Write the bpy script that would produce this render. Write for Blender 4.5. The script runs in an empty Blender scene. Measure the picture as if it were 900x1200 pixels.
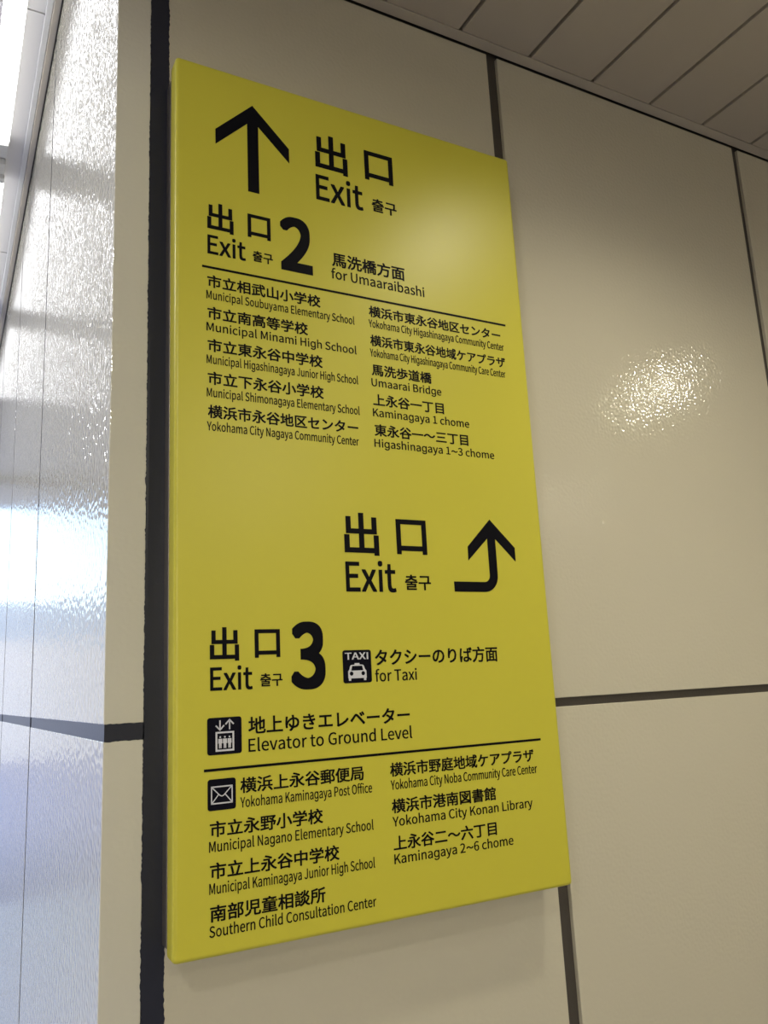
import bpy, bmesh, math, random
from mathutils import Matrix, Vector

# camera solved from the vanishing points of the wall, the sign and the ceiling
FOC, YAW, PITCH, ROLL = 964.615, 0.498759, 0.207359, -0.049961
scene = bpy.context.scene
COL = scene.collection
random.seed(7)

# ---------------------------------------------------------------- camera
CAM = (0.0, -1.02, 1.5)
cy_, sy_ = math.cos(YAW), math.sin(YAW)
cp_, sp_ = math.cos(PITCH), math.sin(PITCH)
cr_, sr_ = math.cos(ROLL), math.sin(ROLL)
fwd = Vector((sy_ * cp_, cy_ * cp_, sp_))
rgt0 = Vector((cy_, -sy_, 0.0))
up0 = rgt0.cross(fwd)
rgt = cr_ * rgt0 + sr_ * up0
upv = -sr_ * rgt0 + cr_ * up0
cam_d = bpy.data.cameras.new('camera')
cam = bpy.data.objects.new('camera', cam_d)
COL.objects.link(cam)
m = Matrix((rgt, upv, -fwd)).transposed().to_4x4()
m.translation = Vector(CAM)
cam.matrix_world = m
cam_d.sensor_fit = 'HORIZONTAL'
cam_d.sensor_width = 36.0
cam_d.lens = 36.0 * FOC / 900.0
cam_d.clip_start = 0.02
scene.camera = cam

# ---------------------------------------------------------------- world, lamps, exposure
scene.view_settings.view_transform = 'Standard'
scene.view_settings.look = 'None'
scene.view_settings.gamma = 1.0
scene.view_settings.use_curve_mapping = False
scene.view_settings.exposure = 0.0

world = bpy.data.worlds.new('world')
scene.world = world
world.use_nodes = True
wn = world.node_tree
wn.nodes.clear()
sky = wn.nodes.new('ShaderNodeTexSky')
sky.sky_type = 'NISHITA'
sky.sun_disc = False
sky.sun_elevation = math.radians(48)
sky.sun_rotation = math.radians(170)
bg = wn.nodes.new('ShaderNodeBackground')
bg.inputs['Strength'].default_value = 0.45
wo = wn.nodes.new('ShaderNodeOutputWorld')
wn.links.new(sky.outputs[0], bg.inputs['Color'])
wn.links.new(bg.outputs[0], wo.inputs['Surface'])

WARM = (1.0, 0.945, 0.765)


def spot(name, loc, power, size=150, blend=0.6, radius=0.035, aim=(0, 0, -1)):
    d = bpy.data.lights.new(name, 'SPOT')
    d.energy = power
    d.color = WARM
    d.spot_size = math.radians(size)
    d.spot_blend = blend
    d.shadow_soft_size = radius
    o = bpy.data.objects.new(name, d)
    COL.objects.link(o)
    o.location = loc
    o.rotation_euler = Vector(aim).to_track_quat('-Z', 'Y').to_euler()
    return o


# recessed downlights placed by their glints, then unseen lamps added as fill
spot('downlight_or_fill', (1.02, -0.62, 2.595), 29, 140, 0.85, 0.05)
spot('downlight_or_fill', (2.45, -1.17, 2.595), 15, 165, 0.5, 0.025)
spot('downlight_or_fill', (3.65, -3.3, 2.595), 6, 179, 0.15, 0.05)
spot('downlight_or_fill', (1.25, -2.7, 2.595), 34, 179, 0.15, 0.07)  # added fill spot, set where its glint misses the corner strip
spot('downlight_or_fill', (-2.4, -7.0, 2.595), 850, 179, 0.15, 0.12)  # added far fill that evens the light up the wall
d_ = spot('downlight_or_fill', (-0.75, -1.5, 2.595), 38, 179, 0.15, 0.08)  # unseen lamp added to brighten the corner strip from the left
d_.data.color = (1.0, 0.975, 0.91)


def ceiling_area(name, loc, sx, sy, power, col):
    d = bpy.data.lights.new(name, 'AREA')
    d.shape = 'RECTANGLE'
    d.size, d.size_y = sx, sy
    d.energy = power
    d.color = col
    o = bpy.data.objects.new(name, d)
    COL.objects.link(o)
    o.location = loc
    return o


# unseen area lamp added to brighten the hall and its reflections
ceiling_area('hall_fill', (-1.4, 2.2, 3.05), 0.1, 3.6, 110, (0.93, 0.95, 1.0))

# ---------------------------------------------------------------- materials


def mat(name, col, rough=0.5, metal=0.0, spec=0.5, emit=None, strength=0.0):
    mt = bpy.data.materials.new(name)
    mt.use_nodes = True
    b = mt.node_tree.nodes['Principled BSDF']
    b.inputs['Base Color'].default_value = (*col, 1)
    b.inputs['Roughness'].default_value = rough
    b.inputs['Metallic'].default_value = metal
    b.inputs['Specular IOR Level'].default_value = spec
    if emit:
        b.inputs['Emission Color'].default_value = (*emit, 1)
        b.inputs['Emission Strength'].default_value = strength
    return mt


def add_noise(mt, scale, strength, dist, detail=1.0, vary=0.0, vscale=3.0):
    """fine surface relief and a faint uneven tone, both fixed to the object"""
    nt = mt.node_tree
    b = nt.nodes['Principled BSDF']
    tc = nt.nodes.new('ShaderNodeTexCoord')
    if strength > 0:
        n = nt.nodes.new('ShaderNodeTexNoise')
        n.inputs['Scale'].default_value = scale
        n.inputs['Detail'].default_value = detail
        nt.links.new(tc.outputs['Object'], n.inputs['Vector'])
        bp = nt.nodes.new('ShaderNodeBump')
        bp.inputs['Strength'].default_value = strength
        bp.inputs['Distance'].default_value = dist
        nt.links.new(n.outputs[0], bp.inputs['Height'])
        nt.links.new(bp.outputs[0], b.inputs['Normal'])
    if vary > 0:
        col = tuple(b.inputs['Base Color'].default_value)
        n2 = nt.nodes.new('ShaderNodeTexNoise')
        n2.inputs['Scale'].default_value = vscale
        n2.inputs['Detail'].default_value = 4.0
        nt.links.new(tc.outputs['Object'], n2.inputs['Vector'])
        mx = nt.nodes.new('ShaderNodeMix')
        mx.data_type = 'RGBA'
        mx.inputs[6].default_value = tuple(c * (1 - vary) for c in col[:3]) + (1,)
        mx.inputs[7].default_value = tuple(min(1, c * (1 + vary)) for c in col[:3]) + (1,)
        nt.links.new(n2.outputs[0], mx.inputs[0])
        nt.links.new(mx.outputs[2], b.inputs['Base Color'])
    return mt


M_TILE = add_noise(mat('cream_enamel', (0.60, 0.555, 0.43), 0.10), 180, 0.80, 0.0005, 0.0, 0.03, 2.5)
M_TILES = add_noise(mat('cream_enamel_return_lit', (0.68, 0.65, 0.545), 0.05), 105, 1.0, 0.0016, 0.5, 0.03, 2.5)  # kept as pale as the corner strip, brightness put into the colour
M_TILEC = add_noise(mat('cream_enamel_corner_lit', (0.68, 0.65, 0.545), 0.10), 180, 0.80, 0.0005, 0.0, 0.03, 2.5)  # wall enamel made paler, standing in for extra brightness at the corner
M_SEAL = add_noise(mat('dark_sealant', (0.062, 0.052, 0.042), 0.55), 300, 0.3, 0.001)
M_SEALB = add_noise(mat('black_sealant', (0.018, 0.020, 0.034), 0.34), 220, 0.15, 0.001)
M_SEAM = mat('seam_filler', (0.03, 0.03, 0.04), 0.9, spec=0.05)
M_YEL = add_noise(mat('yellow_sheet', (0.605, 0.55, 0.05), 0.36), 600, 0.05, 0.0003, 1.0, 0.015, 5)
M_INK = mat('black_print', (0.002, 0.002, 0.005), 0.5, spec=0.12)
M_NAVY = mat('navy_print', (0.002, 0.002, 0.008), 0.5, spec=0.12)
M_WHITE = mat('white_print', (0.66, 0.66, 0.70), 0.4)
M_RAIL = mat('dark_metal', (0.16, 0.145, 0.14), 0.4, 0.5)
M_CEIL = add_noise(mat('ceiling_panel', (0.60, 0.53, 0.41), 0.55), 400, 0.05, 0.0005, 1, 0.03, 2)
M_CTRIM = mat('ceiling_trim', (0.64, 0.57, 0.45), 0.42)
M_DARK = mat('dark_gap', (0.02, 0.017, 0.015), 0.7)
M_HCEIL = add_noise(mat('hall_ceiling', (0.77, 0.75, 0.735), 0.5), 300, 0.03, 0.0005, 1, 0.02, 2)
M_HTRIM = mat('hall_trim', (0.66, 0.60, 0.50), 0.4)
M_HCOVE = mat('hall_cove', (0.80, 0.80, 0.79), 0.3)
M_LAMPW = mat('lamp_white', (0.75, 0.75, 0.73), 0.4)
M_GLOW = mat('lamp_glow', (0.9, 0.9, 0.9), 0.4, emit=(0.97, 0.98, 1.0), strength=6.0)
M_FLOOR = mat('floor_tile', (0.50, 0.49, 0.50), 0.3)
M_PAINT = mat('plain_wall', (0.60, 0.57, 0.50), 0.6)
M_PAVE = add_noise(mat('paving', (0.26, 0.27, 0.38), 0.8), 2, 0, 0, 1, 0.06, 1.2)
M_OUTW = add_noise(mat('outer_wall', (0.38, 0.46, 0.58), 0.7), 2, 0, 0, 1, 0.1, 0.8)
M_OUTL = add_noise(mat('outer_low_wall', (0.55, 0.53, 0.53), 0.7), 2, 0, 0, 1, 0.1, 0.8)
M_LEAF = mat('leaf', (0.07, 0.13, 0.045), 0.6)

# floor: square tiles with brown grout
nt = M_FLOOR.node_tree
tc = nt.nodes.new('ShaderNodeTexCoord')
br = nt.nodes.new('ShaderNodeTexBrick')
br.offset = 0.0
br.inputs['Color1'].default_value = (0.25, 0.26, 0.37, 1)
br.inputs['Color2'].default_value = (0.235, 0.245, 0.35, 1)
br.inputs['Mortar'].default_value = (0.12, 0.08, 0.05, 1)
br.inputs['Scale'].default_value = 1.0
br.inputs['Mortar Size'].default_value = 0.008
br.inputs['Brick Width'].default_value = 0.6
br.inputs['Row Height'].default_value = 0.6
nt.links.new(tc.outputs['Object'], br.inputs['Vector'])
nt.links.new(br.outputs['Color'], nt.nodes['Principled BSDF'].inputs['Base Color'])

# ---------------------------------------------------------------- mesh helpers


def add_box(bm, lo, hi, bev=0.0, seg=2):
    vs = [bm.verts.new((x, y, z)) for x in (lo[0], hi[0]) for y in (lo[1], hi[1]) for z in (lo[2], hi[2])]
    fs = []
    for q in ((0, 1, 3, 2), (4, 6, 7, 5), (0, 4, 5, 1), (2, 3, 7, 6), (0, 2, 6, 4), (1, 5, 7, 3)):
        fs.append(bm.faces.new([vs[i] for i in q]))
    if bev > 0:
        es = list({e for f in fs for e in f.edges})
        bmesh.ops.bevel(bm, geom=es, offset=bev, segments=seg, profile=0.5, affect='EDGES')


def obj(name, bm, material, parent=None, smooth=False):
    bmesh.ops.recalc_face_normals(bm, faces=bm.faces[:])
    me = bpy.data.meshes.new(name)
    bm.to_mesh(me)
    bm.free()
    me.materials.append(material)
    if smooth:
        for p in me.polygons:
            p.use_smooth = True
    o = bpy.data.objects.new(name, me)
    COL.objects.link(o)
    if parent:
        o.parent = parent
        o.matrix_parent_inverse = Matrix.Translation(parent.location).inverted()
    return o


def struct(name, bm, material, parent=None):
    o = obj(name, bm, material, parent)
    if not parent:
        o['kind'] = 'structure'
    return o


def boxes(name, lst, material, parent=None, bev=0.0, structure=True):
    bm = bmesh.new()
    for lo, hi in lst:
        add_box(bm, lo, hi, bev)
    return (struct if structure else obj)(name, bm, material, parent)


# ---------------------------------------------------------------- the room shell
CX = 0.173                       # the outer corner of the tiled block
LOW, HIGH = 2.607, 3.105         # low ceiling over the sign, higher one over the hall
XL, XR, YB, YE = -3.0, 4.6, -9.0, 6.4
J0, J1 = (1.455, 1.468), (1.452, 1.471)

# tiled wall: panel faces in one mesh over a core, joints are real gaps
tiles = []
xs = [(0.2435, 0.812), (0.835, 1.458), (1.476, 2.095), (2.113, 2.73), (2.748, 3.37), (3.388, 4.0), (4.018, XR)]
for a, b in xs:
    tiles.append(((a, 0, 0.302), (b, 0.014, J0[0])))
    tiles.append(((a, 0, J0[1]), (b, 0.014, LOW - 0.004)))
    tiles.append(((a, 0, 0.0), (b, 0.014, 0.289)))
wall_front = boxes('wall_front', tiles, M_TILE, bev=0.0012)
boxes('joint_sealant', [((0.2185, 0.007, 0.0), (XR, 0.3, LOW + 0.011))], M_SEAL, wall_front)

# the corner return: it runs back from the corner along the hall
side = []
ys = [(0.0, 0.843), (0.857, 1.665), (1.681, 2.489), (2.507, 3.315), (3.331, 4.14), (4.156, 4.965), (4.981, 5.77), (5.786, YE)]
for i, (a, b) in enumerate(ys):
    for z0, z1 in ((0.0, 0.285), (0.302, J1[0]), (J1[1], HIGH)):
        if i == 0:
            side.append(((CX, a, z0), (0.2185, b, z1)))
        else:
            side.append(((CX, a, z0), (CX + 0.014, b, z1)))
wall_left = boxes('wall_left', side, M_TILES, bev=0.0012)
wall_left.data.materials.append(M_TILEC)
for p in wall_left.data.polygons:      # the narrow corner strip takes the wall enamel in its brightened tone
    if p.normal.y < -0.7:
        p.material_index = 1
boxes('joint_sealant', [((CX + 0.001, 0.0015, J1[0] - 0.004), (CX + 0.03, YE, J1[1] + 0.004))], M_SEALB, wall_left)
boxes('seam_filler', [((CX + 0.0002, b - 0.0005, 0.0), (CX + 0.02, c + 0.0005, HIGH)) for (a, b), (c, e) in zip(ys, ys[1:])], M_SEAM, wall_left)


# smeared black sealant of the wide corner joint, with ragged edges
def ragged(lo, hi, fixed_lo, fixed_hi, vertical, y0, y1, amp=0.0008, step=0.0022):
    bm = bmesh.new()
    n = int((hi - lo) / step)
    prev = None
    wa = wb = 0.0
    for i in range(n + 1):
        t = lo + (hi - lo) * i / n
        wa = 0.6 * wa + random.uniform(-1, 1) * amp
        wb = 0.6 * wb + random.uniform(-1, 1) * amp
        a, b = fixed_lo - 0.0004 + wa, fixed_hi + 0.0004 + wb
        pts = [(a, y0), (b, y0), (b, y1), (a, y1)]
        ring = [bm.verts.new((p, q, t) if vertical else (t, q, p)) for p, q in pts]
        if prev:
            for k in range(4):
                bm.faces.new((prev[k], prev[(k + 1) % 4], ring[(k + 1) % 4], ring[k]))
        else:
            bm.faces.new(ring)
        prev = ring
    bm.faces.new(prev[::-1])
    return bm


obj('smeared_sealant', ragged(0.0, LOW - 0.004, 0.2185, 0.2435, True, -0.0006, 0.006), M_SEALB, wall_front)
obj('smeared_sealant', ragged(CX + 0.0006, 0.2190, J1[0], J1[1], False, -0.0006, 0.006, 0.0005), M_SEALB, wall_left)

# low ceiling of narrow planks that run away from the wall
planks = []
x = 0.592 - 0.15 * 24
while x < XR:
    planks.append(((max(XL, x + 0.0038), YB, LOW), (min(XR, x + 0.15 - 0.0038), -0.0235, LOW + 0.018)))
    x += 0.15
ceiling = boxes('ceiling', planks, M_CEIL, bev=0.0008)
boxes('ceiling_backing', [((XL, YB, LOW + 0.012), (XR, 0.0, LOW + 0.10)), ((CX + 0.05, 0.0, LOW + 0.012), (XR, 0.35, LOW + 0.10))], M_DARK, ceiling)
boxes('trim_1', [((CX, -0.0225, LOW - 0.001), (XR, -0.0018, LOW + 0.008)), ((CX, -0.0225, LOW + 0.001), (XR, -0.0205, LOW + 0.014))], M_CTRIM, bev=0.0004)

# floor, outer walls, hall
boxes('floor', [((XL, YB, -0.1), (XR, YE, 0.0))], M_FLOOR)
boxes('wall_back', [((XL, YB - 0.1, 0.0), (XR, YB, LOW + 0.1))], M_PAINT)
boxes('wall_right', [((XR, YB, 0.0), (XR + 0.1, 0.1, LOW + 0.1))], M_PAINT)
boxes('wall_hall', [((XL - 0.1, YB, 0.0), (XL, YE, HIGH + 0.1))], M_PAINT)
boxes('wall_above', [((XL, 0.0, LOW - 0.002), (CX - 0.001, 0.06, HIGH))], M_PAINT)
hp = []
yy = 0.805 - 1.2
while yy < YE:
    hp.append(((XL, max(0.06, yy + 0.0025), HIGH), (CX, min(YE, yy + 1.1975), HIGH + 0.02)))
    yy += 1.2
hceil = boxes('ceiling.001', hp, M_HCEIL, bev=0.001)
boxes('ceiling_backing', [((XL, 0.0, HIGH + 0.014), (XR, YE, HIGH + 0.15))], M_DARK, hceil)
boxes('trim_2', [((CX - 0.017, 0.06, HIGH - 0.018), (CX - 0.0004, YE, HIGH - 0.0004))], M_HTRIM, bev=0.001)
boxes('trim_3', [((CX - 0.032, 0.06, HIGH - 0.010), (CX - 0.0175, YE, HIGH - 0.0004))], M_HCOVE, bev=0.002)
boxes('trim_shadow_line', [((CX - 0.003, 0.06, HIGH - 0.0235), (CX - 0.0002, YE, HIGH - 0.0185))], M_DARK)  # dark strip drawn in place of the shadow line below the trim
boxes('trim_5', [((XL, 5.3, HIGH - 0.05), (CX - 0.04, 5.38, HIGH))], M_RAIL)

# outside beyond the open end of the hall
boxes('ground', [((-40, YE, -0.12), (40, 60, -0.02))], M_PAVE)
boxes('wall_outside', [((-30, 24, -0.02), (30, 24.4, 3.2))], M_OUTL)
boxes('building_beyond', [((-30 + 3.4 * k, 30 + (k % 3) * 0.4, -0.02), (-30 + 3.4 * (k + 1), 36, 5.0 + 0.35 * (k % 2))) for k in range(18)], M_OUTW)  # blocks of a distant building, seen only as a reflection
bm = bmesh.new()
for i in range(220):
    bx_ = random.uniform(-14, 14)
    mtx = Matrix.Translation((bx_, 25.4 + random.uniform(-.3, .3), random.uniform(0.45, 3.15))) @ Matrix.Diagonal((1, .6, .7, 1))
    bmesh.ops.create_icosphere(bm, subdivisions=2, radius=random.uniform(.4, .7), matrix=mtx)
hd = obj('hedge', bm, M_LEAF)
hd['kind'] = 'stuff'
hd['label'] = 'green hedge across the far side of the paved forecourt'
hd['category'] = 'hedge'

# ---------------------------------------------------------------- hall strip lights


def strip_light(y0, y1, label):
    t = bpy.data.objects.new('strip_light', None)
    COL.objects.link(t)
    t.location = (0.075, (y0 + y1) / 2, HIGH)
    t['label'] = label
    t['category'] = 'ceiling light'
    t['group'] = 'strip lights along the hall ceiling'
    bm = bmesh.new()
    add_box(bm, (0.052, y0 - 0.085, HIGH - 0.020), (0.098, y1 + 0.085, HIGH - 0.0004), 0.003)
    obj('lamp_housing', bm, M_LAMPW, t)
    bm = bmesh.new()
    n = 10
    prev = None
    prof = [(0.075 + 0.025 * math.cos(math.pi * k / n), HIGH - 0.018 - 0.016 * math.sin(math.pi * k / n)) for k in range(n + 1)]
    for yv in (y0, y1):
        ring = [bm.verts.new((px, yv, pz)) for px, pz in prof]
        if prev:
            for k in range(n + 1):
                bm.faces.new((prev[k], prev[(k + 1) % (n + 1)], ring[(k + 1) % (n + 1)], ring[k]))
        else:
            bm.faces.new(ring)
        prev = ring
    bm.faces.new(prev[::-1])
    obj('lamp_diffuser', bm, M_GLOW, t)
    for yv, s in ((y0, -1), (y1, 1)):
        bm = bmesh.new()
        ya, yb = sorted((yv + s * 0.0005, yv + s * 0.03))
        add_box(bm, (0.0505, ya, HIGH - 0.034), (0.0995, yb, HIGH - 0.018), 0.004)
        obj('end_cap', bm, M_LAMPW, t)


strip_light(0.22, 1.31, 'white strip light on the bright ceiling beside the glossy wall, nearest the camera')
strip_light(1.51, 2.40, 'white strip light on the bright ceiling, second from the camera')
strip_light(2.60, 3.52, 'white strip light on the bright ceiling, furthest from the camera')

# ---------------------------------------------------------------- the sign
FRONT = -0.055
SX0, SX1, SZ0, SZ1 = 0.2402, 0.7953, 1.2162, 2.3495

sign = bpy.data.objects.new('direction_sign', None)
COL.objects.link(sign)
sign.location = ((SX0 + SX1) / 2, 0.0, SZ0)
sign['label'] = 'tall yellow station exit direction sign with black lettering, mounted on the cream tiled wall'
sign['category'] = 'sign'

bm = bmesh.new()
add_box(bm, (SX0, FRONT, SZ0), (SX1, -0.024, SZ1), 0.0052, 6)
panel = obj('sign_panel', bm, M_YEL, sign, smooth=False)
bm = bmesh.new()
add_box(bm, (SX0 + 0.0008, -0.0215, SZ0 + 0.009), (SX1 - 0.006, -0.0008, SZ1 - 0.014), 0.0012)
frame = obj('mounting_frame', bm, M_RAIL, sign)
bm = bmesh.new()
add_box(bm, (SX0 + 0.003, -0.0239, SZ0 + 0.006), (SX1 - 0.006, -0.0216, SZ1 - 0.010))
obj('gasket', bm, M_DARK, sign)
frame['label'] = 'dark metal mounting frame behind the yellow panel'

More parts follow.
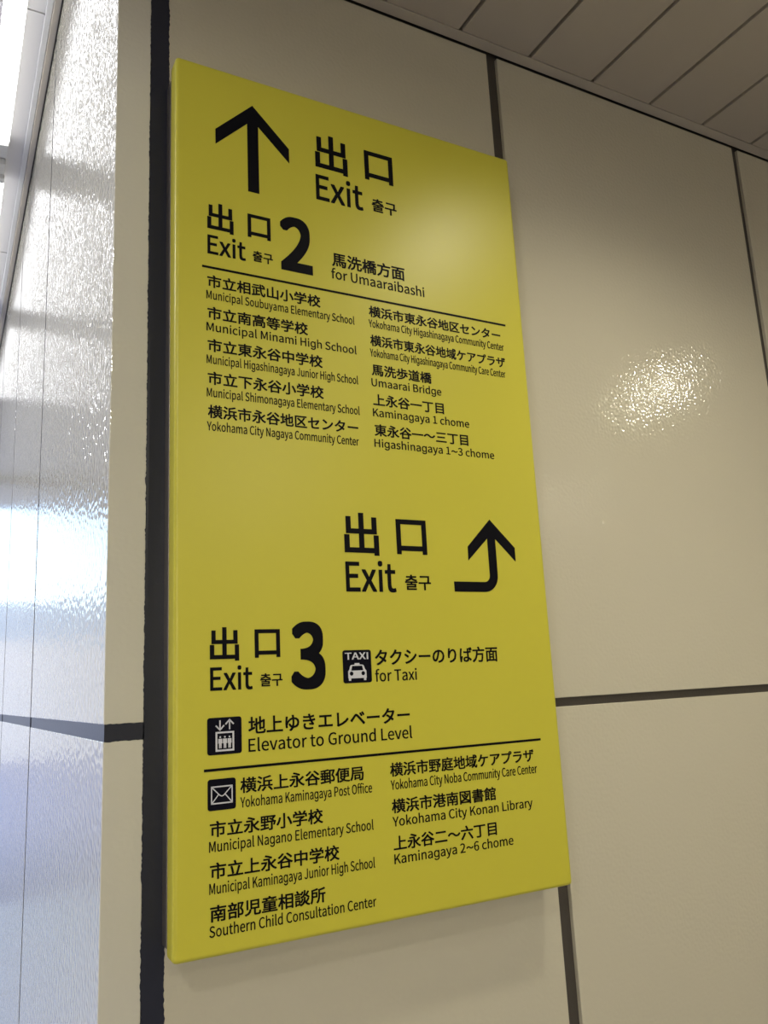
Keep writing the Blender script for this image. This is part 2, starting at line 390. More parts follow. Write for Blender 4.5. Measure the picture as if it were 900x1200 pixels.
# outlines of the Latin letters: letter | advance | bezier loops
GLYPHS = '''
1|777|123 35 123 0 311 0 499 0 686 0 686 35 686 71 686 106 618 106 549 106 480 106 480 413 480 720 480 1027 448 1027 415 1027 382 1027 326 994 261 971 169 954 169 927 169 900 169 873 231 873 292 873 353 873 353 617 353 362 353 106 276 106 200 106 123 106 123 71
2|777|62 25 62 0 277 0 492 0 707 0 707 37 707 74 707 111 613 111 518 111 423 111 371 111 308 105 255 101 496 329 658 538 658 744 658 926 542 1045 359 1045 228 1045 139 986 56 895 81 871 106 846 130 822 188 891 259 941 343 941 471 941 532 856 532 738 532 562 384 357 62 76 62 50
3|777|209 -18 368 -18 552 -18 699 91 699 275 699 416 602 506 482 535 482 537 482 540 482 542 591 580 664 664 664 789 664 951 538 1045 364 1045 246 1045 155 993 78 923 101 896 124 869 147 842 206 901 277 941 360 941 468 941 534 877 534 779 534 668 462 583 249 583 249 550 249 517 249 485 487 485 569 403 569 279 569 161 483 88 360 88 244 88 167 144 106 206 85 178 63 151 41 123 108 49
6|777|225 -18 422 -18 581 -18 717 116 717 315 717 531 605 637 431 637 352 637 262 591 199 514 204 832 321 940 464 940 525 940 587 909 626 861 650 887 675 914 699 940 641 1001 564 1045 458 1045 259 1045 78 892 78 490 78 151;216 199 202 412 269 507 347 542 410 542 535 542 595 454 595 315 595 175 520 83 422 83 293 83
A|852|121 342 6 0 49 0 92 0 136 0 169 105 202 209 235 314 360 314 486 314 611 314 643 209 676 105 709 0 754 0 800 0 846 0 730 342 613 684 497 1027 449 1027 401 1027 353 1027 237 684;371 416 268 416 284 469 301 521 318 574 354 690 388 801 420 922 422 922 424 922 426 922 459 803 492 690 529 574 546 521 562 469 578 416 475 416
B|920|141 342 141 0 250 0 359 0 468 0 697 0 857 99 857 301 857 441 770 522 648 546 648 549 648 551 648 553 745 584 798 674 798 776 798 957 653 1027 445 1027 344 1027 243 1027 141 1027 141 684;321 591 270 591 270 702 270 813 270 924 323 924 376 924 429 924 590 924 671 880 671 759 671 654 599 591 423 591 372 591;330 104 270 104 270 232 270 361 270 490 330 490 390 490 450 490 630 490 730 433 730 305 730 167 626 104 450 104 390 104
C|894|272 -18 528 -18 661 -18 762 35 843 129 819 156 796 184 772 211 706 139 632 95 534 95 338 95 214 258 214 517 214 773 345 931 538 931 626 931 693 892 748 835 771 863 795 891 818 919 759 985 661 1045 536 1045 276 1045 81 845 81 513 81 179
E|825|141 342 141 0 344 0 546 0 748 0 748 37 748 74 748 111 589 111 430 111 270 111 270 235 270 360 270 485 400 485 530 485 660 485 660 521 660 558 660 595 530 595 400 595 270 595 270 703 270 810 270 917 424 917 578 917 732 917 732 954 732 990 732 1027 535 1027 338 1027 141 1027 141 684
G|965|275 -18 545 -18 682 -18 796 32 861 101 861 245 861 388 861 532 749 532 636 532 524 532 524 496 524 460 524 424 597 424 669 424 742 424 742 335 742 245 742 155 702 118 630 95 557 95 338 95 214 258 214 517 214 773 349 931 556 931 658 931 725 888 777 835 801 863 824 891 847 919 789 980 695 1045 552 1045 280 1045 81 845 81 513 81 179
H|1020|141 342 141 0 184 0 227 0 270 0 270 162 270 323 270 485 430 485 590 485 749 485 749 323 749 162 749 0 793 0 836 0 880 0 880 342 880 684 880 1027 836 1027 793 1027 749 1027 749 883 749 740 749 597 590 597 430 597 270 597 270 740 270 883 270 1027 227 1027 184 1027 141 1027 141 684
I|410|141 342 141 0 184 0 227 0 270 0 270 342 270 684 270 1027 227 1027 184 1027 141 1027 141 684
J|749|202 -18 332 -18 532 -18 615 123 615 301 615 543 615 785 615 1027 571 1027 528 1027 485 1027 485 789 485 551 485 314 485 158 430 95 319 95 245 95 188 129 141 211 111 189 80 167 49 144 109 38
K|905|141 342 141 0 184 0 227 0 270 0 270 108 270 217 270 325 329 395 388 465 447 535 549 357 652 178 755 0 803 0 851 0 899 0 775 212 652 425 528 637 635 767 743 897 850 1027 801 1027 752 1027 703 1027 560 855 416 683 273 511 272 511 271 511 270 511 270 683 270 855 270 1027 227 1027 184 1027 141 1027 141 684
L|761|141 342 141 0 334 0 527 0 720 0 720 37 720 74 720 111 570 111 420 111 270 111 270 416 270 721 270 1027 227 1027 184 1027 141 1027 141 684
M|1137|141 342 141 0 180 0 219 0 258 0 258 190 258 379 258 569 258 657 249 782 241 871 243 871 245 871 246 871 274 793 302 715 329 637 394 459 459 282 524 104 553 104 582 104 611 104 675 282 739 459 804 637 831 715 859 793 887 871 888 871 890 871 892 871 885 782 875 657 875 569 875 379 875 190 875 0 915 0 956 0 996 0 996 342 996 684 996 1027 944 1027 892 1027 840 1027 775 844 710 661 644 478 620 408 599 335 573 263 571 263 569 263 567 263 542 335 520 408 493 478 428 661 362 844 297 1027 245 1027 193 1027 141 1027 141 684
N|1013|141 342 141 0 182 0 223 0 263 0 263 180 263 359 263 539 263 647 254 756 248 860 250 860 252 860 254 860 290 789 327 719 364 648 489 432 613 216 738 0 782 0 827 0 871 0 871 342 871 684 871 1027 830 1027 789 1027 748 1027 748 849 748 671 748 493 748 387 758 270 766 168 764 168 761 168 759 168 722 239 685 309 648 380 523 595 398 811 273 1027 229 1027 185 1027 141 1027 141 684
O|1039|262 -18 520 -18 777 -18 958 188 958 517 958 846 777 1045 520 1045 262 1045 81 846 81 517 81 188;704 95 520 95 335 95 214 261 214 517 214 773 335 931 520 931 704 931 825 773 825 517 825 261
P|887|141 342 141 0 184 0 227 0 270 0 270 136 270 273 270 409 327 409 383 409 440 409 665 409 818 508 818 725 818 950 664 1027 434 1027 337 1027 239 1027 141 1027 141 684;321 514 270 514 270 650 270 786 270 922 319 922 368 922 417 922 598 922 689 875 689 725 689 578 604 514 423 514 372 514
S|835|280 -18 426 -18 640 -18 775 111 775 273 775 426 682 496 563 548 514 569 466 590 417 611 338 644 246 682 246 783 246 874 322 931 438 931 534 931 609 895 672 836 695 864 717 891 739 919 668 993 560 1045 438 1045 252 1045 115 931 115 773 115 623 228 550 324 510 373 488 422 467 471 445 569 402 643 368 643 262 643 162 563 95 427 95 321 95 217 146 144 223 119 193 93 163 67 133 155 41
T|839|354 306 354 0 398 0 441 0 485 0 485 306 485 612 485 917 588 917 692 917 796 917 796 954 796 990 796 1027 545 1027 294 1027 43 1027 43 990 43 954 43 917 147 917 251 917 354 917 354 612
U|1010|296 -18 506 -18 714 -18 874 94 874 423 874 624 874 825 874 1027 832 1027 791 1027 749 1027 749 824 749 622 749 420 749 174 641 95 506 95 371 95 266 174 266 420 266 622 266 824 266 1027 223 1027 180 1027 137 1027 137 825 137 624 137 423 137 94
X|803|124 177 24 0 70 0 115 0 161 0 210 92 259 185 308 277 335 329 361 381 391 444 393 444 394 444 396 444 430 381 458 329 485 277 535 185 586 92 637 0 685 0 732 0 780 0 680 175 579 349 479 524 572 691 666 859 759 1027 714 1027 669 1027 623 1027 577 939 532 852 486 765 461 717 441 674 413 613 411 613 409 613 408 613 374 674 353 717 326 765 280 852 233 939 186 1027 139 1027 91 1027 43 1027 137 861 230 696 324 531 224 354
Y|744|307 133 307 0 350 0 393 0 436 0 436 133 436 265 436 398 539 607 642 817 745 1027 700 1027 655 1027 611 1027 567 930 523 833 479 737 447 661 412 588 375 511 373 511 372 511 370 511 333 588 303 661 269 737 225 833 180 930 136 1027 90 1027 44 1027 -1 1027 101 817 204 607 307 398 307 265
a|789|176 -18 304 -18 398 -18 483 31 556 91 557 91 559 91 560 91 564 61 568 30 571 0 606 0 641 0 676 0 676 156 676 312 676 468 676 657 599 780 413 780 290 780 183 725 115 681 131 651 148 622 164 592 224 633 304 674 392 674 517 674 549 580 549 482 225 445 83 363 83 197 83 60;413 85 340 85 265 85 206 119 206 206 206 304 293 367 549 396 549 326 549 255 549 185 475 119
b|866|394 -18 464 -18 637 -18 794 132 794 392 794 627 688 780 492 780 406 780 322 732 252 674 254 719 256 764 258 810 258 911 258 1013 258 1115 215 1115 172 1115 129 1115 129 743 129 372 129 0 163 0 197 0 231 0 235 26 239 52 242 78 244 78 246 78 248 78 314 18;569 90 443 90 392 90 324 109 258 168 258 302 258 435 258 569 329 636 396 672 459 672 605 672 661 560 661 391 661 203
c|714|227 -18 429 -18 520 -18 606 18 675 77 656 106 638 135 619 164 571 122 510 88 440 88 300 88 204 204 204 380 204 555 305 672 444 672 503 672 552 646 595 606 617 634 638 662 660 690 606 738 538 780 438 780 242 780 73 633 73 380 73 127
d|868|197 -18 388 -18 479 -18 560 31 619 90 620 90 622 90 623 90 627 60 631 30 634 0 669 0 704 0 739 0 739 372 739 743 739 1115 697 1115 654 1115 611 1115 611 1017 611 920 611 822 613 779 615 735 618 692 550 746 493 780 403 780 230 780 74 626 74 380 74 126;486 90 416 90 283 90 206 197 206 381 206 555 304 672 426 672 489 672 548 650 611 592 611 459 611 326 611 193 548 123
e|776|234 -18 437 -18 539 -18 620 15 686 59 671 87 656 116 641 144 584 106 525 84 451 84 307 84 207 188 199 350 370 350 541 350 711 350 714 370 717 395 717 423 717 640 608 780 413 780 239 780 73 627 73 380 73 129;333 441 197 441 213 592 308 678 416 678 535 678 605 595 605 441 469 441
f|455|46 689 46 657 81 657 115 657 150 657 150 438 150 219 150 0 192 0 235 0 277 0 277 219 277 438 277 657 331 657 385 657 438 657 438 691 438 726 438 761 385 761 331 761 277 761 277 801 277 841 277 881 277 979 312 1031 385 1031 412 1031 443 1024 471 1010 480 1043 489 1076 499 1109 464 1123 419 1133 371 1133 220 1133 150 1036 150 882 150 842 150 801 150 761 115 758 81 756 46 754 46 721
g|848|474 -302 413 -302 357 -302 308 -295 267 -280 226 -265 191 -246 164 -221 137 -196 116 -169 101 -139 135 -120 169 -101 202 -81 213 -97 226 -114 243 -132 259 -150 281 -165 308 -177 335 -189 370 -195 413 -195 474 -195 524 -180 563 -151 602 -121 621 -75 621 -12 621 38 621 87 621 137 618 137 615 137 611 137 602 121 589 103 572 83 555 63 533 46 504 31 475 17 436 10 389 10 328 10 273 24 225 53 176 83 138 125 110 181 82 236 68 304 68 383 68 462 82 530 110 588 137 646 176 691 224 723 273 755 328 771 391 771 438 771 477 763 506 747 535 732 558 714 575 693 592 673 605 655 614 639 618 639 621 639 625 639 625 680 625 720 625 761 664 761 704 761 743 761 743 501 743 242 743 -18 743 -84 729 -138 699 -180 670 -222 630 -253 580 -272 530 -292;362 118 409 118 455 118 494 129 526 151 558 172 582 203 599 243 615 283 624 330 624 386 624 440 615 488 599 529 583 570 559 602 527 626 495 649 456 661 409 661 362 661 322 649 290 625 257 600 233 567 217 526 200 485 192 438 192 386 192 333 200 286 217 246 234 206 258 174 290 152 323 130
h|850|129 372 129 0 172 0 215 0 258 0 258 184 258 368 258 552 333 629 387 668 465 668 566 668 609 608 609 465 609 310 609 155 609 0 652 0 694 0 737 0 737 161 737 321 737 482 737 675 664 780 504 780 401 780 322 723 252 653 254 705 256 757 258 810 258 911 258 1013 258 1115 215 1115 172 1115 129 1115 129 743
i|385|129 254 129 0 172 0 215 0 258 0 258 254 258 507 258 761 215 761 172 761 129 761 129 507;143 917 193 917 244 917 279 951 279 1003 279 1052 244 1085 193 1085 143 1085 109 1052 109 1003 109 951
k|773|129 372 129 0 171 0 213 0 255 0 255 67 255 134 255 200 303 256 350 311 398 367 472 245 546 122 620 0 667 0 713 0 759 0 663 151 568 303 472 454 556 556 641 658 725 761 678 761 630 761 583 761 475 627 368 493 261 360 259 360 257 360 255 360 255 612 255 863 255 1115 213 1115 171 1115 129 1115 129 743
l|398|168 -18 263 -18 298 -18 319 -13 338 -7 331 26 325 58 319 91 305 88 300 88 293 88 273 88 258 104 258 143 258 467 258 791 258 1115 215 1115 172 1115 129 1115 129 794 129 472 129 151 129 43
m|1297|129 254 129 0 172 0 215 0 258 0 258 184 258 368 258 552 326 630 391 668 448 668 545 668 590 608 590 465 590 310 590 155 590 0 632 0 675 0 717 0 717 184 717 368 717 552 789 630 850 668 909 668 1006 668 1050 608 1050 465 1050 310 1050 155 1050 0 1093 0 1135 0 1178 0 1178 161 1178 321 1178 482 1178 675 1104 780 948 780 854 780 776 720 696 634 665 724 604 780 486 780 395 780 317 723 249 650 248 650 247 650 246 650 242 687 238 724 234 761 199 761 164 761 129 761 129 507
n|854|129 254 129 0 172 0 215 0 258 0 258 184 258 368 258 552 333 629 387 668 465 668 566 668 609 608 609 465 609 310 609 155 609 0 652 0 694 0 737 0 737 161 737 321 737 482 737 675 664 780 504 780 401 780 321 723 249 650 248 650 247 650 246 650 242 687 238 724 234 761 199 761 164 761 129 761 129 507
o|849|238 -18 424 -18 611 -18 776 127 776 380 776 633 611 780 424 780 238 780 73 633 73 380 73 127;556 88 424 88 293 88 204 204 204 380 204 555 293 672 424 672 556 672 646 555 646 380 646 204
p|868|129 40 129 -321 172 -321 215 -321 258 -321 258 -235 258 -149 258 -63 256 -19 255 26 254 70 322 13 395 -18 464 -18 637 -18 794 132 794 392 794 627 688 780 492 780 403 780 318 730 249 672 248 672 247 672 246 672 242 702 238 731 234 761 199 761 164 761 129 761 129 400;569 90 443 90 392 90 325 109 258 168 258 302 258 435 258 569 331 636 396 672 459 672 605 672 661 560 661 391 661 203
r|543|129 254 129 0 172 0 215 0 258 0 258 163 258 326 258 489 308 618 385 665 448 665 480 665 497 661 522 653 530 690 538 726 546 763 522 776 499 780 465 780 381 780 303 718 249 622 248 622 247 622 246 622 242 668 238 714 234 761 199 761 164 761 129 761 129 507
s|655|220 -18 328 -18 507 -18 604 84 604 207 604 352 483 397 373 438 287 471 209 499 209 570 209 630 254 681 350 681 417 681 471 651 522 613 543 640 563 667 584 693 527 741 443 780 349 780 182 780 87 685 87 564 87 434 202 384 308 345 392 314 482 277 482 200 482 134 433 81 332 81 241 81 174 118 106 172 86 144 65 115 45 87 116 27
t|528|206 -18 367 -18 415 -18 465 -4 508 10 500 42 492 74 483 106 458 95 424 85 396 85 308 85 279 139 279 231 279 373 279 515 279 657 348 657 417 657 486 657 486 691 486 726 486 761 417 761 348 761 279 761 279 832 279 903 279 975 243 975 208 975 172 975 168 903 163 832 158 761 118 758 78 756 38 754 38 721 38 689 38 657 76 657 113 657 151 657 151 516 151 376 151 235 151 83
u|850|190 -18 352 -18 455 -18 531 36 602 119 604 119 605 119 606 119 610 79 613 40 616 0 652 0 687 0 723 0 723 254 723 507 723 761 680 761 638 761 595 761 595 581 595 401 595 221 522 132 468 92 389 92 289 92 246 153 246 294 246 450 246 605 246 761 204 761 161 761 118 761 118 600 118 439 118 279 118 84
v|730|201 254 293 0 343 0 393 0 443 0 532 254 622 507 711 761 669 761 627 761 585 761 537 616 489 472 441 328 419 254 394 176 371 104 369 104 366 104 364 104 342 176 318 254 294 328 246 472 199 616 151 761 107 761 63 761 18 761 110 507
x|697|105 132 21 0 66 0 111 0 155 0 190 59 224 119 258 178 284 224 308 270 335 314 337 314 339 314 342 314 371 270 399 224 424 178 462 119 499 59 536 0 583 0 630 0 676 0 593 128 509 256 426 384 503 509 580 635 657 761 613 761 568 761 524 761 493 705 461 649 430 594 406 550 385 510 363 466 360 466 358 466 356 466 331 510 304 550 282 594 247 649 213 705 179 761 133 761 87 761 41 761 118 639 195 518 272 396 188 264
y|730|106 -328 141 -328 293 -328 373 -213 426 -64 521 211 616 486 711 761 670 761 628 761 587 761 541 620 495 479 450 339 430 270 408 193 388 123 386 123 383 123 381 123 354 195 329 272 305 339 254 479 203 620 151 761 107 761 63 761 18 761 120 507 222 253 324 -1 318 -21 312 -40 307 -59 275 -153 221 -223 136 -223 115 -223 92 -216 77 -210 69 -244 60 -278 52 -312 76 -322
~|777|403 402 527 402 594 402 664 444 721 542 697 559 674 577 650 594 613 527 574 499 529 499 441 499 375 632 252 632 185 632 113 588 57 490 81 473 105 457 129 440 164 507 203 535 248 535 338 535
 |314|
'''
GL = {}
for ln in GLYPHS.strip('\n').split('\n'):
    k, adv, sp = ln[0], *ln[2:].split('|')
    GL[k] = (int(adv) / 4000, [[int(v) / 4000 for v in s.split()] for s in sp.split(';')] if sp else [])
CAPH = 1027 / 4000
# the wave dash of the sign is a little wider and lower
GL['~'] = (GL['~'][0] * 1.35, [[v * 1.4 if i % 2 == 0 else v * 1.3 - 0.05 for i, v in enumerate(s)] for s in GL['~'][1]])


def curve_mesh(cu, name):
    """evaluate a filled curve or text into mesh data"""
    o = bpy.data.objects.new('temporary', cu)
    COL.objects.link(o)
    bpy.context.view_layer.update()
    dg = bpy.context.evaluated_depsgraph_get()
    me = bpy.data.meshes.new_from_object(o.evaluated_get(dg))
    bpy.data.objects.remove(o)
    me.name = name
    return me


def new_curve(res):
    cu = bpy.data.curves.new('shape', 'CURVE')
    cu.dimensions = '2D'
    cu.fill_mode = 'BOTH'
    cu.extrude = 0.5
    cu.resolution_u = res
    return cu


def embolden(me, d):
    """thicken strokes by d on every side: the outline struck several times around itself"""
    if d <= 0:
        return me
    bm = bmesh.new()
    n = 2 if d < 0.008 else 10
    ring = [p for k in range(n) for t in [2 * k / n - 1] for p in ((t, -1), (1, t), (-t, 1), (-1, -t))]
    for k, (ox, oy) in enumerate(ring):
        before = len(bm.verts)
        bm.from_mesh(me)
        bm.verts.ensure_lookup_table()
        for v in bm.verts[before:]:
            v.co.x += d * 0.9 * ox
            v.co.y += d * 0.9 * oy
            v.co.z -= 0.08 * k / len(ring) if v.co.z > 0 else 0.0
    bm.to_mesh(me)
    bm.free()
    return me


def latin_mesh(text, offset, res, name):
    cu = new_curve(res)
    x = 0.0
    for ch in text:
        adv, spl = GL[ch]
        for s in spl:
            n = len(s) // 6
            sp = cu.splines.new('BEZIER')
            sp.bezier_points.add(n - 1)
            sp.use_cyclic_u = True
            for i, p in enumerate(sp.bezier_points):
                q = s[6 * i:6 * i + 6]
                p.handle_left_type = p.handle_right_type = 'FREE'
                p.co = (q[2] + x, q[3], 0)
                p.handle_left = (q[0] + x, q[1], 0)
                p.handle_right = (q[4] + x, q[5], 0)
        x += adv
    return embolden(curve_mesh(cu, name), offset * CAPH)


def cjk_mesh(text, offset, res, name):
    cu = bpy.data.curves.new('shape', 'FONT')
    cu.body = text
    cu.size = 1.0
    cu.fill_mode = 'BOTH'
    cu.extrude = 0.5
    cu.resolution_u = res
    return embolden(curve_mesh(cu, name), offset)


def place(me, name, material, fx, fz, parent, y=FRONT, thick=0.0005):
    """stand a flat mesh up on the sign: x and y of the mesh through fx, fz, its thickness proud of plane y"""
    for v in me.vertices:
        a, b, c = v.co
        v.co = (fx(a), y - thick * (0.5 + c) + (0.0002 if c < 0 else 0.0), fz(b))
    me.materials.clear()
    me.materials.append(material)
    bm = bmesh.new()
    bm.from_mesh(me)
    bmesh.ops.remove_doubles(bm, verts=bm.verts, dist=1e-6)
    bmesh.ops.recalc_face_normals(bm, faces=bm.faces[:])
    bm.to_mesh(me)
    bm.free()
    for p in me.polygons:
        p.material_index = 0
        p.use_smooth = False
    o = bpy.data.objects.new(name, me)
    COL.objects.link(o)
    o.parent = parent
    if parent is sign:          # pictograms already carry the sign's offset
        o.matrix_parent_inverse = Matrix.Translation(sign.location).inverted()
    return o


def latin(text, u0, u1, zb, cap, name, offset=0.011, res=3):
    me = latin_mesh(text, offset, res, name)
    a = min(v.co.x for v in me.vertices)
    b = max(v.co.x for v in me.vertices)
    k = (u1 - u0) / (b - a)
    return place(me, name, M_INK, lambda x: u0 + (x - a) * k, lambda y: zb + y * cap / CAPH, sign)


def cjk(text, u0, u1, zb, h, name, offset=0.019, res=3):
    me = cjk_mesh(text, offset, res, name)
    a = min(v.co.x for v in me.vertices)
    b = max(v.co.x for v in me.vertices)
    c = min(v.co.y for v in me.vertices)
    d = max(v.co.y for v in me.vertices)
    kx, kz = (u1 - u0) / (b - a), h / (d - c)
    return place(me, name, M_INK, lambda x: u0 + (x - a) * kx, lambda y: zb + (y - c) * kz, sign)


def shape(loops, name, material, parent, y=FRONT, thick=0.0005):
    cu = new_curve(1)
    for lp in loops:
        sp = cu.splines.new('POLY')
        sp.points.add(len(lp) - 1)
        sp.use_cyclic_u = True
        for p, q in zip(sp.points, lp):
            p.co = (q[0] * 100, q[1] * 100, 0, 1)
    return place(curve_mesh(cu, name), name, material, lambda x: x / 100, lambda z: z / 100, parent, y, thick)


# --- headings: exit, arrows, exit numbers
cjk('出', 0.4415, 0.4932, 2.2335, 0.0590, 'exit_lettering', 0.023, 5)
cjk('口', 0.5217, 0.5698, 2.2385, 0.0485, 'exit_lettering', 0.023, 5)
latin('Exit', 0.4410, 0.5163, 2.1850, 0.0388, 'exit_lettering', 0.02, 6)
cjk('출구', 0.5310, 0.5728, 2.1880, 0.0214, 'exit_lettering', 0.02, 5)
cjk('出', 0.2820, 0.3178, 2.0985, 0.0412, 'exit_lettering', 0.023, 5)
cjk('口', 0.3377, 0.3704, 2.1012, 0.0345, 'exit_lettering', 0.023, 5)
latin('Exit', 0.2821, 0.3343, 2.0648, 0.0262, 'exit_lettering', 0.02, 6)
cjk('출구', 0.3442, 0.3728, 2.0665, 0.0158, 'exit_lettering', 0.02, 5)
latin('2', 0.3845, 0.4318, 2.0660, 0.0755, 'exit_number', 0.045, 10)
cjk('出', 0.4640, 0.5154, 1.6702, 0.0578, 'exit_lettering', 0.023, 5)
cjk('口', 0.5427, 0.5906, 1.6735, 0.0488, 'exit_lettering', 0.023, 5)
latin('Exit', 0.4640, 0.5387, 1.6225, 0.0382, 'exit_lettering', 0.02, 6)
cjk('출구', 0.5527, 0.5934, 1.6246, 0.0211, 'exit_lettering', 0.02, 5)
cjk('出', 0.2824, 0.3182, 1.5375, 0.0400, 'exit_lettering', 0.023, 5)
cjk('口', 0.3380, 0.3706, 1.5402, 0.0342, 'exit_lettering', 0.023, 5)
latin('Exit', 0.2826, 0.3345, 1.5040, 0.0260, 'exit_lettering', 0.02, 6)
cjk('출구', 0.3442, 0.3728, 1.5057, 0.0156, 'exit_lettering', 0.02, 5)
latin('3', 0.3845, 0.4306, 1.5040, 0.0750, 'exit_number', 0.045, 10)

shape([[(0.3472, 2.3055), (0.2939, 2.2525), (0.2940, 2.2297), (0.3392, 2.2743), (0.3392, 2.1697), (0.3552, 2.1697),
        (0.3552, 2.2743), (0.4009, 2.2297), (0.4009, 2.2522)]], 'direction_arrow', M_INK, sign)
# the bent arrow
xc, rad_o = 0.7005, 0.0240
lp = [(0.7000, 1.7295), (0.6586, 1.6880), (0.6583, 1.6680), (0.6935, 1.7010)]
cxa, cza = 0.6838, 1.6475
for k in range(9):
    a = -math.pi / 2 * k / 8
    lp.append((cxa + 0.0097 * math.cos(a), cza + 0.0100 * math.sin(a)))
lp += [(0.6317, 1.6375), (0.6317, 1.6232)]
for k in range(9):
    a = -math.pi / 2 + math.pi / 2 * k / 8
    lp.append((cxa + 0.0237 * math.cos(a), cza + 0.0243 * math.sin(a)))
lp += [(0.7075, 1.7010), (0.7416, 1.6685), (0.7418, 1.6890)]
shape([lp], 'direction_arrow', M_INK, sign)

for zr in (2.0432, 1.4130):
    shape([[(0.2748, zr), (0.7596, zr), (0.7596, zr + 0.0030), (0.2748, zr + 0.0030)]], 'divider_line', M_INK, sign)

# --- place names
cjk('馬洗橋方面', 0.4619, 0.5804, 2.0842, 0.0220, 'place_name')
latin('for Umaaraibashi', 0.4601, 0.6128, 2.0652, 0.0146, 'place_name')
cjk('地上ゆきエレベーター', 0.3285, 0.5487, 1.4514, 0.0200, 'place_name')
latin('Elevator to Ground Level', 0.3283, 0.5508, 1.4314, 0.0145, 'place_name')
cjk('タクシーのりば方面', 0.5015, 0.6962, 1.5252, 0.0214, 'place_name')
latin('for Taxi', 0.5006, 0.5629, 1.5053, 0.0144, 'place_name')

LEFT_TOP = [('市立相武山小学校', 0.4415, 'Municipal Soubuyama Elementary School', 0.4932),
            ('市立南高等学校', 0.4213, 'Municipal Minami High School', 0.4946),
            ('市立東永谷中学校', 0.4415, 'Municipal Higashinagaya Junior High School', 0.4949),
            ('市立下永谷小学校', 0.4415, 'Municipal Shimonagaya Elementary School', 0.4951),
            ('横浜市永谷地区センター', 0.4918, 'Yokohama City Nagaya Community Center', 0.4918)]
RIGHT_TOP = [('横浜市東永谷地区センター', 0.7478, 'Yokohama City Higashinagaya Community Center', 0.7528),
             ('横浜市東永谷地域ケアプラザ', 0.7530, 'Yokohama City Higashinagaya Community Care Center', 0.7515),
             ('馬洗歩道橋', 0.6158, 'Umaarai Bridge', 0.6313),
             ('上永谷一丁目', 0.6338, 'Kaminagaya 1 chome', 0.6767),
             ('東永谷一～三丁目', 0.6728, 'Higashinagaya 1~3 chome', 0.7179)]
for i in range(5):
    zj, zl = 2.0163 - 0.04450 * i, 2.0002 - 0.04453 * i
    a, b, c, d = LEFT_TOP[i]
    cjk(a, 0.2816, b, zj, 0.0178, 'place_name')
    latin(c, 0.2803, d, zl, 0.0114, 'place_name')
    a, b, c, d = RIGHT_TOP[i]
    cjk(a, 0.5172, b, zj + 0.0005, 0.0174, 'place_name')
    latin(c, 0.5160, d, zl + 0.0008, 0.0113, 'place_name')
LEFT_LOW = [('横浜上永谷郵便局', 0.3176, 0.4778, 'Yokohama Kaminagaya Post Office', 0.3175, 0.4887),
            ('市立永野小学校', 0.2813, 0.4206, 'Municipal Nagano Elementary School', 0.2804, 0.4885),
            ('市立上永谷中学校', 0.2812, 0.4406, 'Municipal Kaminagaya Junior High School', 0.2804, 0.4882),
            ('南部児童相談所', 0.2812, 0.4208, 'Southern Child Consultation Center', 0.2802, 0.4878)]
RIGHT_LOW = [('横浜市野庭地域ケアプラザ', 0.7450, 'Yokohama City Noba Community Care Center', 0.7488),
             ('横浜市港南図書館', 0.6760, 'Yokohama City Konan Library', 0.7362),
             ('上永谷二～六丁目', 0.6732, 'Kaminagaya 2~6 chome', 0.6990)]
for i in range(4):
    zj, zl = 1.3856 - 0.04433 * i, 1.3700 - 0.04418 * i
    a, u0, b, c, v0, d = LEFT_LOW[i]
    cjk(a, u0, b, zj, 0.0174, 'place_name')
    latin(c, v0, d, zl, 0.0112, 'place_name')
    if i < 3:
        a, b, c, d = RIGHT_LOW[i]
        cjk(a, 0.5156, b, zj, 0.0174, 'place_name')
        latin(c, 0.5157, d, zl, 0.0113, 'place_name')

# --- pictograms


def plate(x0, x1, z0, z1, label):
    r = 0.0030
    lp = []
    for cx, cz, a0 in ((x1 - r, z1 - r, 0), (x0 + r, z1 - r, 90), (x0 + r, z0 + r, 180), (x1 - r, z0 + r, 270)):
        for k in range(5):
            a = math.radians(a0 + 22.5 * k)
            lp.append((cx + r * math.cos(a), cz + r * math.sin(a)))
    o = shape([lp], 'pictogram', M_NAVY, sign)
    o['label'] = label
    return o


def stroke(a, b, w):
    dx, dy = b[0] - a[0], b[1] - a[1]
    L = math.hypot(dx, dy)
    nx, ny = -dy / L * w / 2, dx / L * w / 2
    return [(a[0] + nx, a[1] + ny), (b[0] + nx, b[1] + ny), (b[0] - nx, b[1] - ny), (a[0] - nx, a[1] - ny)]


def disc(c, r, n=14):
    return [(c[0] + r * math.cos(2 * math.pi * k / n), c[1] + r * math.sin(2 * math.pi * k / n)) for k in range(n)]


def join_shapes(loop_sets, name, parent):
    """several filled outlines, each with its own holes, as one symbol"""
    bm = bmesh.new()
    for i, loops in enumerate(loop_sets):
        cu = new_curve(1)
        for lp in loops:
            sp = cu.splines.new('POLY')
            sp.points.add(len(lp) - 1)
            sp.use_cyclic_u = True
            for p, q in zip(sp.points, lp):
                p.co = (q[0] * 100, q[1] * 100, 0, 1)
        me = curve_mesh(cu, 'piece')
        bm.from_mesh(me)
        bpy.data.meshes.remove(me)
    me = bpy.data.meshes.new(name)
    bm.to_mesh(me)
    bm.free()
    o = place(me, name, M_WHITE, lambda x: x / 100, lambda z: z / 100, parent, FRONT - 0.00055, 0.0003)
    return o


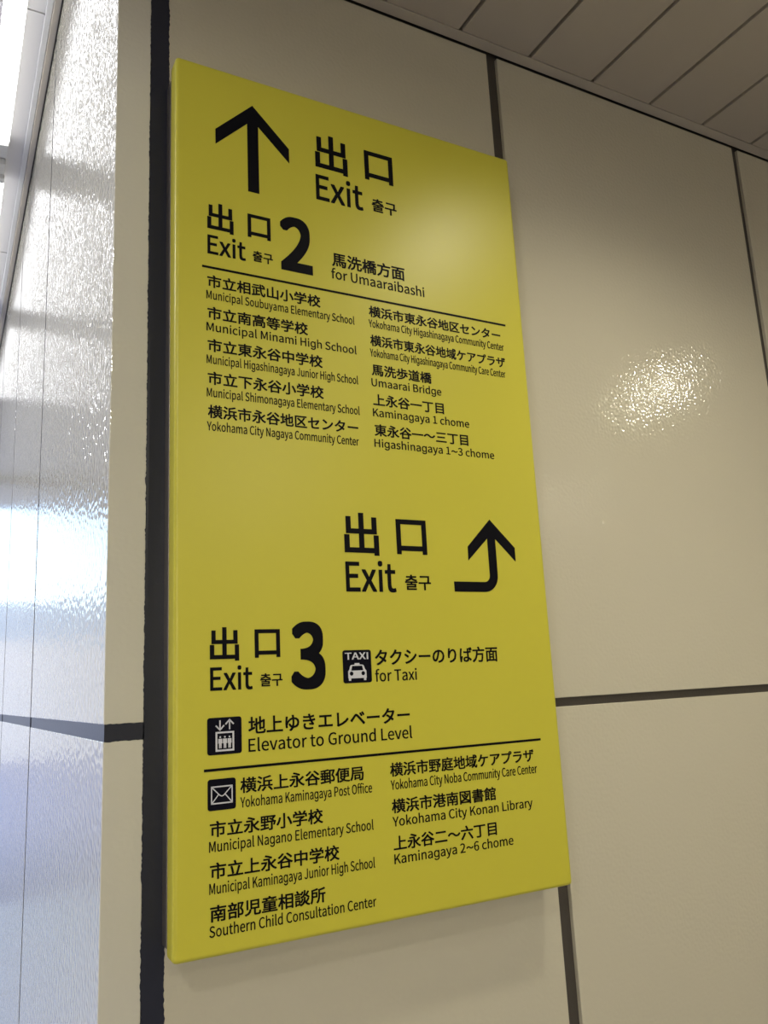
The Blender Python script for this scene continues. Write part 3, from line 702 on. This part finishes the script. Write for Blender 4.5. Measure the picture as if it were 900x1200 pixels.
# elevator: two arrows over a car with three riders
X0, X1, Z0, Z1 = 0.2788, 0.3200, 1.4309, 1.4727
pl = plate(X0, X1, Z0, Z1, 'dark rounded pictogram of a lift with three riders')
W_, H_ = X1 - X0, Z1 - Z0
P = lambda a, b: (X0 + a * W_, Z1 - b * H_)
sw = 0.0016
car_o = [P(.235, .385), P(.775, .385), P(.775, .915), P(.235, .915)]
car_i = [P(.285, .432), P(.725, .432), P(.725, .865), P(.285, .865)]
sets = [[car_o, car_i]]
sets += [[stroke(P(.365, .075), P(.365, .33), sw)], [stroke(P(.245, .215), P(.372, .345), sw)], [stroke(P(.485, .215), P(.358, .345), sw)]]
sets += [[stroke(P(.645, .335), P(.645, .075), sw)], [stroke(P(.525, .195), P(.652, .062), sw)], [stroke(P(.765, .195), P(.638, .062), sw)]]
for cxn in (.37, .505, .64):
    sets.append([disc(P(cxn, .53), 0.0010)])
    sets.append([[P(cxn - .055, .575), P(cxn + .055, .575), P(cxn + .058, .70), P(cxn + .038, .70), P(cxn + .036, .83), P(cxn + .006, .83),
                  P(cxn + .002, .72), P(cxn - .002, .72), P(cxn - .006, .83), P(cxn - .036, .83), P(cxn - .038, .70), P(cxn - .058, .70)]])
join_shapes(sets, 'symbol', pl)['label'] = 'white lift symbol'

# taxi: word over a front view of a cab
X0, X1, Z0, Z1 = 0.4549, 0.4955, 1.5049, 1.5463
pl = plate(X0, X1, Z0, Z1, 'dark rounded taxi pictogram')
W_, H_ = X1 - X0, Z1 - Z0
P = lambda a, b: (X0 + a * W_, Z1 - b * H_)
body = [P(.27, .455), P(.40, .445), P(.41, .40), P(.57, .40), P(.58, .445), P(.70, .455), P(.735, .50), P(.765, .59), P(.81, .64), P(.81, .86),
        P(.795, .86), P(.795, .93), P(.715, .93), P(.715, .86), P(.265, .86), P(.265, .93), P(.185, .93), P(.185, .86), P(.17, .86), P(.17, .64), P(.215, .59), P(.24, .50)]
shield = [P(.315, .485), P(.665, .485), P(.705, .625), P(.275, .625)]
sets = [[body, shield, disc(P(.285, .715), .0027), disc(P(.695, .715), .0027)]]
join_shapes(sets, 'symbol', pl)['label'] = 'white cab symbol'
me = latin_mesh('TAXI', 0.022, 4, 'lettering')
a_ = min(v.co.x for v in me.vertices)
b_ = max(v.co.x for v in me.vertices)
tx0, tx1 = P(.075, 0)[0], P(.895, 0)[0]
tz0, tzh = P(0, .285)[1], .205 * H_
place(me, 'lettering', M_WHITE, lambda x: tx0 + (x - a_) * (tx1 - tx0) / (b_ - a_), lambda y: tz0 + y * tzh / CAPH, pl, FRONT - 0.00055, 0.0003)['label'] = 'white capital letters'

# mail: an envelope
X0, X1, Z0, Z1 = 0.2789, 0.3121, 1.3700, 1.4042
pl = plate(X0, X1, Z0, Z1, 'dark rounded pictogram of an envelope')
W_, H_ = X1 - X0, Z1 - Z0
P = lambda a, b: (X0 + a * W_, Z1 - b * H_)
sw = 0.0011
sets = [[[P(.115, .225), P(.885, .225), P(.885, .80), P(.115, .80)], [P(.155, .268), P(.845, .268), P(.845, .757), P(.155, .757)]]]
for a, b in ((P(.13, .24), P(.40, .50)), (P(.40, .50), P(.44, .535)), (P(.44, .535), P(.50, .555)), (P(.50, .555), P(.56, .535)), (P(.56, .535), P(.60, .50)), (P(.60, .50), P(.87, .24)),
             (P(.13, .785), P(.39, .49)), (P(.87, .785), P(.61, .49))):
    sets.append([stroke(a, b, sw)])
join_shapes(sets, 'symbol', pl)['label'] = 'white envelope symbol'
